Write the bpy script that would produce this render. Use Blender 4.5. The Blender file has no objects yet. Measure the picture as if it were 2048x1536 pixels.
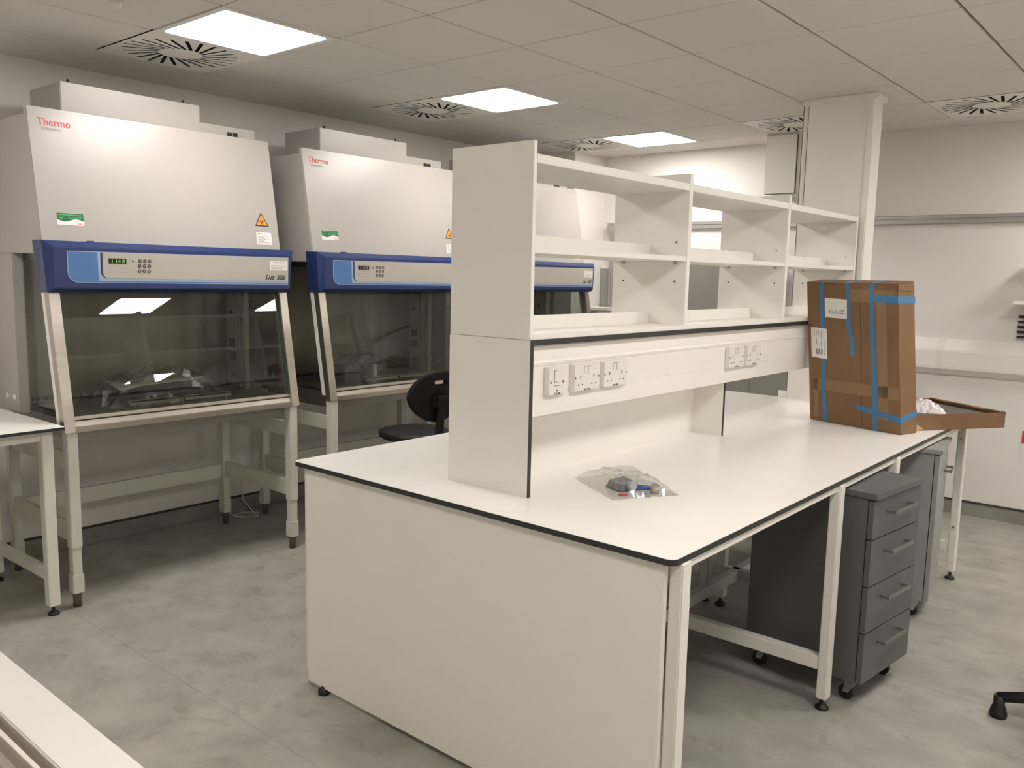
import bpy, bmesh, math, random
from mathutils import Vector, Matrix
random.seed(7)
S = bpy.context.scene
COL = S.collection
PI = math.pi

# ------------------------------------------------------------------ camera
cam = bpy.data.cameras.new('camera')
cam.sensor_width = 36.0
cam.lens = 29.6370
cam.clip_start = 0.05
co = bpy.data.objects.new('camera', cam)
COL.objects.link(co)
_r, _u, _f, _c = (0.761784, 0.647477, 0.021429), (-0.098801, 0.083426, 0.991604), (-0.640253, 0.757505, -0.127524), (3.926426, -2.014190, 1.629837)
co.matrix_world = Matrix(((_r[0], _u[0], -_f[0], _c[0]), (_r[1], _u[1], -_f[1], _c[1]),
                          (_r[2], _u[2], -_f[2], _c[2]), (0, 0, 0, 1)))
S.camera = co
# ------------------------------------------------------------------ world, exposure
wd = bpy.data.worlds.new('world')
S.world = wd
wd.use_nodes = True
wd.node_tree.nodes['Background'].inputs[0].default_value = (0.02, 0.02, 0.02, 1)
S.view_settings.view_transform = 'Standard'
S.view_settings.look = 'None'
S.view_settings.gamma = 1
S.view_settings.use_curve_mapping = False
S.view_settings.exposure = 0.0
LAMP = 25.5                       # radiance of the ceiling light diffusers
LAMP_COL = (1.0, 0.95, 0.91)
S.cycles.use_denoising = True
S.cycles.max_bounces = 10
S.cycles.diffuse_bounces = 6
S.cycles.transparent_max_bounces = 16
S.cycles.sample_clamp_indirect = 6

# ------------------------------------------------------------------ helpers
def lin(c):
    return c / 12.92 if c <= .04045 else ((c + .055) / 1.055) ** 2.4
def rgb(r, g, b):
    return (lin(r / 255), lin(g / 255), lin(b / 255), 1)

def mat(name, col, rough=.5, metal=0.0, spec=.5, noise=0.0, nscale=20, bump=0.0, bscale=200, stretch=None, emit=None, strength=0):
    m = bpy.data.materials.new(name)
    m.use_nodes = True
    nt = m.node_tree
    b = nt.nodes['Principled BSDF']
    if len(col) == 3: col = rgb(*col)
    b.inputs['Base Color'].default_value = col
    b.inputs['Roughness'].default_value = rough
    b.inputs['Metallic'].default_value = metal
    b.inputs['Specular IOR Level'].default_value = spec
    if emit:
        b.inputs['Emission Color'].default_value = (*emit[:3], 1)
        b.inputs['Emission Strength'].default_value = strength
    if noise or bump:
        tc = nt.nodes.new('ShaderNodeTexCoord')
        mp = nt.nodes.new('ShaderNodeMapping')
        nt.links.new(tc.outputs['Object'], mp.inputs[0])
        if stretch: mp.inputs['Scale'].default_value = stretch
    if noise:
        n = nt.nodes.new('ShaderNodeTexNoise')
        n.inputs['Scale'].default_value = nscale
        n.inputs['Detail'].default_value = 4
        nt.links.new(mp.outputs[0], n.inputs['Vector'])
        r = nt.nodes.new('ShaderNodeValToRGB')
        r.color_ramp.elements[0].position = .3
        r.color_ramp.elements[1].position = .7
        r.color_ramp.elements[0].color = tuple(c * (1 - noise) for c in col[:3]) + (1,)
        r.color_ramp.elements[1].color = tuple(min(1, c * (1 + noise)) for c in col[:3]) + (1,)
        nt.links.new(n.outputs['Fac'], r.inputs[0])
        nt.links.new(r.outputs[0], b.inputs['Base Color'])
    if bump:
        n2 = nt.nodes.new('ShaderNodeTexNoise')
        n2.inputs['Scale'].default_value = bscale
        nt.links.new(mp.outputs[0], n2.inputs['Vector'])
        bp = nt.nodes.new('ShaderNodeBump')
        bp.inputs['Strength'].default_value = bump
        bp.inputs['Distance'].default_value = .002
        nt.links.new(n2.outputs['Fac'], bp.inputs['Height'])
        nt.links.new(bp.outputs[0], b.inputs['Normal'])
    return m

def aniso(m, a=.85, rot=0.0):
    b = m.node_tree.nodes['Principled BSDF']
    b.inputs['Anisotropic'].default_value = a; b.inputs['Anisotropic Rotation'].default_value = rot
def glass(name, tint, ior=1.5, rough=0.0, extra=0.0):
    m = bpy.data.materials.new(name)
    m.use_nodes = True
    nt = m.node_tree
    nt.nodes.remove(nt.nodes['Principled BSDF'])
    out = nt.nodes['Material Output']
    t = nt.nodes.new('ShaderNodeBsdfTransparent'); t.inputs[0].default_value = tint
    g = nt.nodes.new('ShaderNodeBsdfGlossy'); g.inputs['Roughness'].default_value = rough
    lw = nt.nodes.new('ShaderNodeLayerWeight'); lw.inputs[0].default_value = .5      # Schlick Fresnel, same from both sides
    pw = nt.nodes.new('ShaderNodeMath'); pw.operation = 'POWER'; pw.inputs[1].default_value = 5
    f0 = ((ior - 1) / (ior + 1)) ** 2 + extra
    ma = nt.nodes.new('ShaderNodeMath'); ma.operation = 'MULTIPLY_ADD'; ma.inputs[1].default_value = 1 - f0; ma.inputs[2].default_value = f0
    nt.links.new(lw.outputs['Facing'], pw.inputs[0]); nt.links.new(pw.outputs[0], ma.inputs[0])
    mx = nt.nodes.new('ShaderNodeMixShader')
    fac = ma.outputs[0]
    nt.links.new(fac, mx.inputs[0]); nt.links.new(t.outputs[0], mx.inputs[1]); nt.links.new(g.outputs[0], mx.inputs[2])
    nt.links.new(mx.outputs[0], out.inputs[0])
    return m

def floor_mat(name, k=1.0):
    m = bpy.data.materials.new(name); m.use_nodes = True
    nt = m.node_tree; b = nt.nodes['Principled BSDF']
    tc = nt.nodes.new('ShaderNodeTexCoord')
    def ramp(scale, sx, sy, det, p0, p1, c0, c1, dist=0.0):
        mp = nt.nodes.new('ShaderNodeMapping'); mp.inputs['Scale'].default_value = (sx, sy, 1)
        nt.links.new(tc.outputs['Object'], mp.inputs[0])
        n = nt.nodes.new('ShaderNodeTexNoise'); n.inputs['Scale'].default_value = scale; n.inputs['Detail'].default_value = det
        n.inputs['Distortion'].default_value = dist
        nt.links.new(mp.outputs[0], n.inputs['Vector'])
        r = nt.nodes.new('ShaderNodeValToRGB')
        r.color_ramp.elements[0].position = p0; r.color_ramp.elements[1].position = p1
        r.color_ramp.elements[0].color = c0; r.color_ramp.elements[1].color = c1
        nt.links.new(n.outputs['Fac'], r.inputs[0]); return r.outputs[0]
    def mul(a, bb):
        x = nt.nodes.new('ShaderNodeMix'); x.data_type = 'RGBA'; x.blend_type = 'MULTIPLY'; x.inputs[0].default_value = 1
        nt.links.new(a, x.inputs[6]); nt.links.new(bb, x.inputs[7]); return x.outputs[2]
    base = ramp(5, .85, 1.0, 8, .30, .70, (.280 * k, .264 * k, .235 * k, 1), (.385 * k, .367 * k, .327 * k, 1), .35)
    fleck = ramp(11, .75, 1.0, 9, .30, .44, (.84, .83, .80, 1), (1, 1, 1, 1), .7)
    fine = ramp(90, 1, .7, 3, .2, .75, (.92, .92, .92, 1), (1.04, 1.04, 1.04, 1))
    nt.links.new(mul(mul(base, fleck), fine), b.inputs['Base Color'])
    b.inputs['Roughness'].default_value = .5
    b.inputs['Specular IOR Level'].default_value = .35
    return m

M = {}
M['wall'] = mat('wall_paint', (.76, .73, .695, 1), .65, bump=.08, bscale=300)
M['tile'] = mat('ceiling_tile', (.69, .667, .63, 1), .9, spec=.2, noise=.02, nscale=260, bump=.2, bscale=500)
M['tee'] = mat('ceiling_tee', (.15, .142, .13, 1), .6)
M['plaster'] = mat('ceiling_plaster', (.69, .667, .63, 1), .8)
M['floor'] = floor_mat('vinyl_floor')
M['skirt'] = floor_mat('vinyl_skirting', .8)
M['cap'] = mat('skirting_cap', (60, 56, 48), .5)
M['lam'] = mat('white_laminate', (.87, .85, .81, 1), .22, spec=.45, noise=.01, nscale=6)
M['mfc'] = mat('white_board', (.82, .80, .745, 1), .4, spec=.4, noise=.008, nscale=8)
M['core'] = mat('dark_laminate_core', (44, 43, 41), .45)
M['steel'] = mat('white_powder_steel', (.76, .74, .68, 1), .38, noise=.01, nscale=30)
M['stand'] = mat('grey_white_steel', (.64, .622, .565, 1), .4, noise=.01, nscale=30)
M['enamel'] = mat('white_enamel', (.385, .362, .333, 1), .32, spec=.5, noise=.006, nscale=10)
M['ss'] = mat('brushed_stainless', (.60, .56, .50, 1), .34, 1.0, noise=.05, nscale=60, stretch=(1, .04, 1))
M['ssv'] = mat('brushed_stainless_back', (.42, .40, .36, 1), .42, 1.0, noise=.18, nscale=7, stretch=(1, 1, .02))
aniso(M['ssv'], .85, .25)
M['ssd'] = mat('dull_stainless', (.34, .32, .29, 1), .4, 1.0)
M['blue'] = mat('blue_plastic', (34, 50, 96), .32, spec=.5)
M['lblue'] = mat('light_blue_film', (74, 114, 164), .4)
M['pale'] = mat('pale_blue_film', (150, 165, 186), .4)
M['film'] = mat('grey_film', (172, 167, 156), .4)
M['disp'] = mat('display_window', (14, 18, 10), .2)
M['digit'] = mat('green_digit', (140, 190, 100), .4, emit=(.25, .7, .15), strength=.25)
M['btn'] = mat('button_grey', (75, 68, 68), .4)
M['ink'] = mat('dark_ink', (50, 50, 52), .6)
M['greyink'] = mat('grey_ink', (140, 138, 138), .6)
M['red'] = mat('red_ink', (196, 52, 62), .5)
M['pink'] = mat('red_ink_light', (214, 110, 112), .5)
M['green'] = mat('green_film', (24, 104, 58), .35)
M['lgreen'] = mat('light_green_ink', (90, 158, 112), .4)
M['orange'] = mat('orange_film', (236, 150, 40), .4)
M['paper'] = mat('white_paper', (222, 220, 214), .7)
M['glass'] = glass('sash_glass', (.80, .81, .785, 1), 1.5)
M['gedge'] = mat('glass_edge', (60, 84, 76), .15)
M['rubber'] = mat('black_rubber', (24, 22, 20), .5)
M['brown'] = mat('brown_foot', (88, 80, 70), .5)
M['black'] = mat('black_polyurethane', (20, 21, 24), .5, spec=.4, bump=.15, bscale=400)
M['dark'] = mat('void_black', (14, 13, 12), .8)
M['grey'] = mat('dark_grey_board', (90, 90, 88), .42, noise=.03, nscale=40)
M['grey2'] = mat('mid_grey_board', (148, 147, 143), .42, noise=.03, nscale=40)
M['greyhandle'] = mat('satin_handle', (150, 148, 142), .35, .8)
M['chrome'] = mat('zinc_plate', (190, 190, 186), .3, .9)
M['alu'] = mat('aluminium', (176, 174, 170), .38, .7, noise=.03, nscale=50, stretch=(.05, 1, 1))
M['card'] = mat('brown_cardboard', (120, 91, 62), .75, noise=.06, nscale=18, stretch=(1, 1, .25), bump=.1, bscale=120)
M['cardin'] = mat('torn_cardboard', (190, 156, 116), .85)
M['ctape'] = mat('clear_packing_tape', (132, 102, 72), .34, spec=.6, noise=.015, nscale=14)
M['btape'] = mat('blue_tape', (56, 114, 156), .45, noise=.06, nscale=30)
M['foam'] = mat('grey_foam', (92, 92, 88), .8, noise=.08, nscale=60)
M['plastic'] = mat('socket_plastic', (.74, .715, .67, 1), .3)
M['trunk'] = mat('trunking_pvc', (.80, .775, .73, 1), .3)
M['poly'] = glass('clear_polythene', (.93, .93, .93, 1), 1.45, .12, .03)
M['poly2'] = glass('dull_polythene', (.90, .90, .89, 1), 1.45, .28, .05)
M['polyw'] = mat('milky_polythene', (214, 206, 208), .35, noise=.12, nscale=30)
M['bluep'] = mat('blue_plug_plastic', (38, 78, 160), .3)
M['cable'] = mat('white_cable', (205, 202, 190), .45)
M['lampframe'] = mat('lamp_frame', (.8, .78, .74, 1), .4)
M['lamp'] = mat('lamp_diffuser', (1, 1, 1, 1), .5, emit=LAMP_COL, strength=LAMP)
M['lamp2'] = mat('lamp_diffuser_boosted', (1, 1, 1, 1), .5, emit=LAMP_COL, strength=LAMP * 1.12)  # same lamp with raised output, set to balance brightness between the rows
M['fridge'] = mat('grey_painted_steel', (148, 144, 138), .45)

ORG = Vector((0, 0, 0))
class MB:
    """collects shapes (scene coordinates) and links them as one mesh object"""
    def __init__(s): s.v = []; s.f = []; s.m = []; s.sm = []
    def add(s, vs, fs, m=0, smooth=False):
        o = len(s.v); s.v += [tuple(p) for p in vs]
        for f in fs: s.f.append(tuple(i + o for i in f)); s.m.append(m); s.sm.append(smooth)
        return s
    def box(s, x0, x1, y0, y1, z0, z1, m=0):
        vs = [(x, y, z) for z in (z0, z1) for y in (y0, y1) for x in (x0, x1)]
        return s.add(vs, [(0, 2, 3, 1), (4, 5, 7, 6), (0, 1, 5, 4), (2, 6, 7, 3), (0, 4, 6, 2), (1, 3, 7, 5)], m)
    def hexa(s, p, m=0):   # p: 4 bottom points ccw, 4 top points
        return s.add(p, [(3, 2, 1, 0), (4, 5, 6, 7), (0, 1, 5, 4), (1, 2, 6, 5), (2, 3, 7, 6), (3, 0, 4, 7)], m)
    def prism(s, F, pts, w0, w1, m=0, cap0=True):
        n = len(pts)
        vs = [F(u, v, w0) for u, v in pts] + [F(u, v, w1) for u, v in pts]
        fs = [tuple(range(n, 2 * n))] + [(i, (i + 1) % n, n + (i + 1) % n, n + i) for i in range(n)]
        if cap0: fs.append(tuple(reversed(range(n))))
        return s.add(vs, fs, m)
    def rect(s, F, u0, u1, v0, v1, w0, w1, m=0):
        return s.prism(F, [(u0, v0), (u1, v0), (u1, v1), (u0, v1)], w0, w1, m)
    def tube(s, pts, rad, n=10, m=0, caps=True):
        pts = [Vector(p) for p in pts]
        if not isinstance(rad, (list, tuple)): rad = [rad] * len(pts)
        rings = []; up = None
        for i, p in enumerate(pts):
            a = pts[max(i - 1, 0)]; b = pts[min(i + 1, len(pts) - 1)]
            d = (b - a).normalized()
            if up is None:
                up = Vector((0, 0, 1)) if abs(d.z) < .9 else Vector((1, 0, 0))
            r = d.cross(up).normalized(); up = r.cross(d).normalized()
            rings.append([p + (r * math.cos(t) + up * math.sin(t)) * rad[i] for t in [2 * PI * k / n for k in range(n)]])
        vs = [q for rg in rings for q in rg]
        fs = []
        for i in range(len(pts) - 1):
            for k in range(n):
                fs.append((i * n + k, i * n + (k + 1) % n, (i + 1) * n + (k + 1) % n, (i + 1) * n + k))
        s.add(vs, fs, m, True)
        if caps:
            o = len(vs) - n
            s.add(rings[0], [tuple(reversed(range(n)))], m); s.add(rings[-1], [tuple(range(n))], m)
        return s
    def cyl(s, p0, p1, r0, r1=None, n=14, m=0):
        return s.tube([p0, p1], [r0, r1 if r1 is not None else r0], n, m)
    def lathe(s, c, prof, n=20, m=0):  # prof [(r,z)]
        vs = [(c[0] + r * math.cos(2 * PI * k / n), c[1] + r * math.sin(2 * PI * k / n), c[2] + z) for r, z in prof for k in range(n)]
        fs = [(i * n + k, i * n + (k + 1) % n, (i + 1) * n + (k + 1) % n, (i + 1) * n + k) for i in range(len(prof) - 1) for k in range(n)]
        s.add(vs, fs, m, True)
        s.add(vs[:n], [tuple(reversed(range(n)))], m); s.add(vs[-n:], [tuple(range(n))], m)
        return s
    def build(s, name, mats, parent=None, bevel=0, seg=2, org=None):
        me = bpy.data.meshes.new(name)
        O = ORG if org is None else Vector(org)
        me.from_pydata([tuple(Vector(p) - O) for p in s.v], [], s.f)
        if not isinstance(mats, (list, tuple)): mats = [mats]
        for x in mats: me.materials.append(M[x] if isinstance(x, str) else x)
        me.polygons.foreach_set('material_index', s.m)
        me.polygons.foreach_set('use_smooth', s.sm)
        bm = bmesh.new(); bm.from_mesh(me)
        bmesh.ops.remove_doubles(bm, verts=bm.verts, dist=1e-5)
        bmesh.ops.recalc_face_normals(bm, faces=bm.faces)
        if bevel:
            es = [e for e in bm.edges if len(e.link_faces) == 2 and e.calc_face_angle(0) > .6]
            bmesh.ops.bevel(bm, geom=es, offset=bevel, segments=seg, affect='EDGES', clamp_overlap=True)
            for f in bm.faces: f.smooth = False
        bm.to_mesh(me); bm.free()
        ob = bpy.data.objects.new(name, me); COL.objects.link(ob)
        if parent is not None: ob.parent = parent
        return ob

def tag(o, label=None, cat=None, group=None, kind=None):
    if label: o['label'] = label
    if cat: o['category'] = cat
    if group: o['group'] = group
    if kind: o['kind'] = kind
    return o
def thing(name, loc, label, cat, group=None):
    global ORG
    e = bpy.data.objects.new(name, None); COL.objects.link(e)
    e.location = loc; e.empty_display_size = .1
    ORG = Vector(loc)
    return tag(e, label, cat, group)
def world():
    global ORG
    ORG = Vector((0, 0, 0))
def copy_tree(o, parent=None):
    c = o.copy(); COL.objects.link(c)
    if parent is not None: c.parent = parent
    for ch in list(o.children): copy_tree(ch, c)
    return c
def frame(o, r, u):
    o, r, u = Vector(o), Vector(r).normalized(), Vector(u).normalized()
    n = r.cross(u)
    return lambda a, b, w=0: o + r * a + u * b + n * w
def fmat(o, r, u):
    r, u = Vector(r).normalized(), Vector(u).normalized(); n = r.cross(u)
    return Matrix(((r.x, u.x, n.x, o[0]), (r.y, u.y, n.y, o[1]), (r.z, u.z, n.z, o[2]), (0, 0, 0, 1)))
def text(name, s, size, mt, parent, o, r, u, shear=0, align='LEFT', wid=1.0, bold=0):
    cu = bpy.data.curves.new(name, 'FONT')
    cu.body = s; cu.size = size; cu.shear = shear; cu.align_x = align; cu.extrude = .0002; cu.resolution_u = 2; cu.offset = bold
    tmp = bpy.data.objects.new(name, cu)
    me = bpy.data.meshes.new_from_object(tmp)
    bpy.data.objects.remove(tmp)
    me.transform(Matrix.Diagonal((wid, 1, 1, 1)))
    me.transform(fmat(Vector(o) - ORG, r, u))
    me.materials.clear(); me.materials.append(M[mt])
    ob = bpy.data.objects.new(name, me); COL.objects.link(ob); ob.parent = parent
    return ob
def rr(u0, u1, v0, v1, r, corners='abcd', n=5):
    """rounded rectangle; corners a=bl b=br c=tr d=tl"""
    P = []
    for k, (cx, cy, sx, sy, a0) in zip('abcd', [(u0, v0, 1, 1, PI), (u1, v0, -1, 1, 1.5 * PI), (u1, v1, -1, -1, 0), (u0, v1, 1, -1, .5 * PI)]):
        if k in corners:
            for i in range(n + 1):
                t = a0 + .5 * PI * i / n
                P.append((cx + sx * r + r * math.cos(t), cy + sy * r + r * math.sin(t)))
        else: P.append((cx, cy))
    return P
def plate_with_holes(name, F, outer, holes, w0, w1, mt, parent=None):
    bm = bmesh.new()
    es = []
    for loop in [outer] + holes:
        vs = [bm.verts.new(F(u, v, w0) - ORG) for u, v in loop]
        es += [bm.edges.new((vs[i], vs[(i + 1) % len(vs)])) for i in range(len(vs))]
    bmesh.ops.triangle_fill(bm, edges=es, use_beauty=True)
    d = F(0, 0, w1) - F(0, 0, w0)
    ret = bmesh.ops.extrude_face_region(bm, geom=list(bm.faces))
    bmesh.ops.translate(bm, verts=[g for g in ret['geom'] if isinstance(g, bmesh.types.BMVert)], vec=d)
    bmesh.ops.recalc_face_normals(bm, faces=bm.faces)
    me = bpy.data.meshes.new(name); bm.to_mesh(me); bm.free()
    me.materials.append(M[mt])
    ob = bpy.data.objects.new(name, me); COL.objects.link(ob)
    if parent is not None: ob.parent = parent
    return ob
XP, YP, ZP = Vector((1, 0, 0)), Vector((0, 1, 0)), Vector((0, 0, 1))

# ================================================================== room shell
H = 2.72
XL, XR, YN, YF = -1.094, 8.6, -3.3, 4.576
def struct(name, mb, mats, parent=None, **k):
    o = mb.build(name, mats, parent, **k)
    if parent is None: o['kind'] = 'structure'
    return o
flo = struct('floor', MB().box(XL - .1, XR + .1, YN - .1, YF + .1, -.1, 0), 'floor')
for y in (-2.42, -.42, 1.58, 3.58): MB().box(XL, XR, y - .0015, y + .0015, -.001, .0003).build('weld_seam', 'skirt', flo)
struct('wall_left', MB().box(XL - .1, XL, YN - .1, YF + .1, 0, H + .1), 'wall')
struct('wall_far', MB().box(XL, XR, YF, YF + .1, 0, H + .1), 'wall')
struct('wall_right', MB().box(XR, XR + .1, YN - .1, YF + .1, 0, H + .1), 'wall')
struct('wall_near', MB().box(XL, XR, YN - .1, YN, 0, H + .1), 'wall')
struct('trim_1', MB().box(XL, -.573, 4.10, YF, 0, H + .05), 'wall')            # boxed-out far left corner
for nm, b in (('baseboard_left', (XL, XL + .004, YN, 4.10)), ('baseboard_far', (-.573, XR, YF - .004, YF))):
    o = struct(nm, MB().box(*b, 0, .098), 'skirt')
    bb = list(b)
    if nm == 'baseboard_left': bb[1] += .004
    else: bb[2] -= .004
    MB().box(*bb, .094, .108).build('capping_strip', 'cap', o)
# ceiling: plaster margins, tees and tiles
ceil = struct('ceiling', MB().box(XL - .1, XR + .1, YN - .1, YF + .1, H + .10, H + .16), 'plaster')
GX0, GX1, GY0, GY1 = -.6, 8.4, -3.0, 4.2
MB().box(XL, GX0, YN, YF, H, H + .02).box(GX1, XR, YN, YF, H, H + .02).box(GX0, GX1, YN, GY0, H, H + .02) \
    .box(GX0, GX1, GY1, YF, H, H + .02).build('plaster_margin', 'plaster', ceil)
LIGHTS = [(i, j) for i in (0, 6, 12) for j in (-3, 0, 3, 6)]  # rightmost row is added, out of view, for low fill light from the right
VENTS = [(-1, 0), (-1, 3), (-1, 6), (2, 6), (4, 6), (-1, -3)]
tile_me = None
NI, NJ = 10, 7
for i in range(-1, 14):
    for j in range(-5, 7):
        if (i, j) in LIGHTS or (i, j) in VENTS: continue
        if tile_me is None:
            g0, g1, c = .006, .0045, .003
            a0, a1, b0, b1 = g0, .6 - g0, g1, .6 - g1
            p = [(a0 + c, b0 + c, 0), (a1 - c, b0 + c, 0), (a1 - c, b1 - c, 0), (a0 + c, b1 - c, 0),
                 (a0, b0, c), (a1, b0, c), (a1, b1, c), (a0, b1, c), (a0, b0, .018), (a1, b0, .018), (a1, b1, .018), (a0, b1, .018)]
            fs = [(0, 1, 2, 3)] + [(q + k, q + (k + 1) % 4, q + 4 + (k + 1) % 4, q + 4 + k) for q in (0, 4) for k in range(4)] + [(11, 10, 9, 8)]
            o = MB().add(p, fs).build('ceiling_tile', 'tile', ceil); tile_me = o.data
        else:
            o = bpy.data.objects.new('ceiling_tile', tile_me); COL.objects.link(o); o.parent = ceil
        o.location = (i * .6, j * .6, H)
for k in range(-1, 15):
    MB().box(k * .6 - .012, k * .6 + .012, GY0, GY1, H + .012, H + .03).build('grid_bar', 'tee', ceil)
for k in range(-5, 8):
    MB().box(GX0, GX1, k * .6 - .012, k * .6 + .012, H + .013, H + .031).build('grid_bar', 'tee', ceil)

# ceiling lights
def where(i, j):
    return {0: 'left row over the cabinets', 6: 'middle row over the open floor', 12: 'added right row, out of view, farthest from the cabinets'}[i]
proto = None
names = {-3: 'nearest the entrance end', 0: 'first', 3: 'second', 6: 'last, by the far wall'}
for i, j in LIGHTS:
    lab = {(0, 0): 'bright square ceiling light, largest in view, beside the big swirl vent at top left',
           (0, 3): 'bright square ceiling light, middle one of the row above the shelving end panel',
           (0, 6): 'bright square ceiling light closest to the far wall, above the shelf dividers'}.get((i, j),
           'square ceiling light in the %s, %s' % (where(i, j), names[j]))
    loc = (i * .6 + .3, j * .6 + .3, H)
    if proto is None:
        proto = thing('ceiling_light', loc, lab, 'ceiling light', 'square ceiling lights')
        F = frame(loc, XP, -YP)     # normal points down
        plate_with_holes('lamp_frame', F, [(-.297, -.297), (.297, -.297), (.297, .297), (-.297, .297)], [rr(-.268, .268, -.268, .268, .03)], -.03, .004, 'lampframe', proto)
        MB().prism(F, rr(-.268, .268, -.268, .268, .03), -.02, .001).build('lamp_diffuser', 'lamp', proto)
    else:
        c = copy_tree(proto); c.location = loc; tag(c, lab, 'ceiling light', 'square ceiling lights')
        if i > 0 or j == -3:
            for ch in c.children:
                if ch.name.startswith('lamp_diffuser'): ch.material_slots[0].link = 'OBJECT'; ch.material_slots[0].material = M['lamp2']
world()
# swirl vents
proto = None
vl = {(-1, 0): 'large square swirl vent at top left beside the nearest ceiling light', (-1, 3): 'square swirl vent beside the middle ceiling light',
      (-1, 6): 'small looking swirl vent beside the farthest ceiling light', (2, 6): 'swirl vent partly hidden behind the boxed riser',
      (4, 6): 'swirl vent at the right edge above the far wall', (-1, -3): 'swirl vent over the near end of the room, left of its light'}
for ij in VENTS:
    loc = (ij[0] * .6 + .3, ij[1] * .6 + .3, H)
    if proto is None:
        proto = thing('ceiling_vent', loc, vl[ij], 'air vent', 'swirl vents in the ceiling')
        F = frame(loc, XP, -YP)
        holes = []
        for k in range(24):
            a = 2 * PI * k / 24
            c0 = Vector((math.cos(a), math.sin(a))) * .105
            d = Vector((math.cos(a + .62), math.sin(a + .62))); n = Vector((-d.y, d.x)) * .0092
            p0 = c0; p1 = c0 + d * .184
            holes.append([tuple(p0 - n), tuple(p1 - n), tuple(p1 + n), tuple(p0 + n)])
        plate_with_holes('vent_plate', F, [(-.297, -.297), (.297, -.297), (.297, .297), (-.297, .297)], holes, 0, .0012, 'lampframe', proto)
        MB().rect(F, -.29, .29, -.29, .29, -.05, -.045).build('plenum', 'dark', proto)
    else:
        c = copy_tree(proto); c.location = loc; tag(c, vl[ij], 'air vent', 'swirl vents in the ceiling')
world()
t = thing('smoke_detector', (.285, -.30, H), 'small white domed detector on the ceiling at the top edge', 'detector')
MB().lathe((.285, -.30, H), [(.024, 0), (.024, -.008), (.018, -.022), (.008, -.028)]).build('dome', 'plastic', t)
world()

# boxed riser at far end of the bench
o = struct('trim_2', MB().box(1.862, 2.232, 3.145, 3.29, .955, H), 'mfc')
MB().box(2.215, 2.252, 3.137, 3.30, .955, H).build('corner_bead', 'mfc', o, bevel=.006)
MB().box(1.842, 1.862, 3.137, 3.30, .955, H).build('corner_bead', 'mfc', o, bevel=.004)
MB().box(1.868, 1.871, 3.1435, 3.146, .96, H - .035).build('joint_line', 'tee', o)
MB().box(1.840, 1.8425, 3.1355, 3.139, .96, H - .035).build('joint_line', 'tee', o)
MB().box(1.83, 2.275, 3.125, 3.31, H - .035, H).build('collar', 'mfc', o, bevel=.006)
# high boxing on the far wall
o = struct('trim_3', MB().box(1.158, 1.46, 4.16, YF, 2.285, H), 'wall')
MB().box(1.166, 1.40, 4.152, 4.161, 2.275, H - .02).build('shadow_gap', 'core', o)
MB().box(1.170, 1.396, 4.140, 4.156, 2.279, H - .02).build('access_panel', 'mfc', o)

# ================================================================== safety cabinets
GRP_C = 'safety cabinets along the left wall'
Y0, Y1 = -.41, .89
def fx(z): return -.31 - (z - 1.745) * .174          # hood front plane
def sx(z): return -.14 - (z - .855) * .1783          # sash / post front plane
cab = thing('safety_cabinet', (-.54, .24, 0), 'nearest white safety cabinet, with the green digits lit and the left table against it', 'safety cabinet', GRP_C)
b = MB()      # body: hood box, back, rear columns, base
b.hexa([(-.95, Y0 + .004, 1.686), (fx(1.686) - .03, Y0 + .004, 1.686), (fx(1.686) - .03, Y1 - .004, 1.686), (-.95, Y1 - .004, 1.686),
        (-.95, Y0 + .004, 2.335), (fx(2.335) - .03, Y0 + .004, 2.335), (fx(2.335) - .03, Y1 - .004, 2.335), (-.95, Y1 - .004, 2.335)])
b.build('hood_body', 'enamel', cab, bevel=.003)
b = MB()
for ya, yb in ((Y0, Y0 + .055), (Y1 - .055, Y1)):
    b.box(-.95, -.675, ya, yb, .886, 1.686)
b.box(-.95, -.93, Y0 + .055, Y1 - .055, .886, 1.686)
b.build('rear_body', 'enamel', cab, bevel=.003)
b = MB()      # front panel of the hood
for ya, yb in ((Y0, Y1),):
    b.hexa([(fx(1.60) - .028, ya, 1.60), (fx(1.60), ya, 1.60), (fx(1.60), yb, 1.60), (fx(1.60) - .028, yb, 1.60),
            (fx(2.367) - .03, ya, 2.367), (fx(2.367), ya, 2.367), (fx(2.367), yb, 2.367), (fx(2.367) - .03, yb, 2.367)])
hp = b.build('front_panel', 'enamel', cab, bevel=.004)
MB().box(-.835, -.47, -.231, .494, 2.335, 2.512).build('exhaust_box', 'enamel', cab, bevel=.003)
MB().cyl((-.49, -.185, 2.51), (-.49, -.185, 2.53), .006).build('stud', 'rubber', cab)
MB().cyl((-.49, .41, 2.51), (-.49, .41, 2.53), .006).build('stud', 'rubber', cab)
cb = MB().box(-.75, -.485, .497, .845, 2.335, 2.428).build('connection_box', 'enamel', cab, bevel=.003)
for y0, y1 in ((.668, .694), (.704, .715), (.717, .728)):
    MB().box(-.487, -.476, y0, y1, 2.372, 2.398).build('connector', 'rubber', cb)
for x in (-.83, -.738):
    MB().cyl((x, Y0 + .003, .963), (x, Y0 - .004, .963), .015, .013).build('screw_cap', 'steel', cab)
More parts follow.
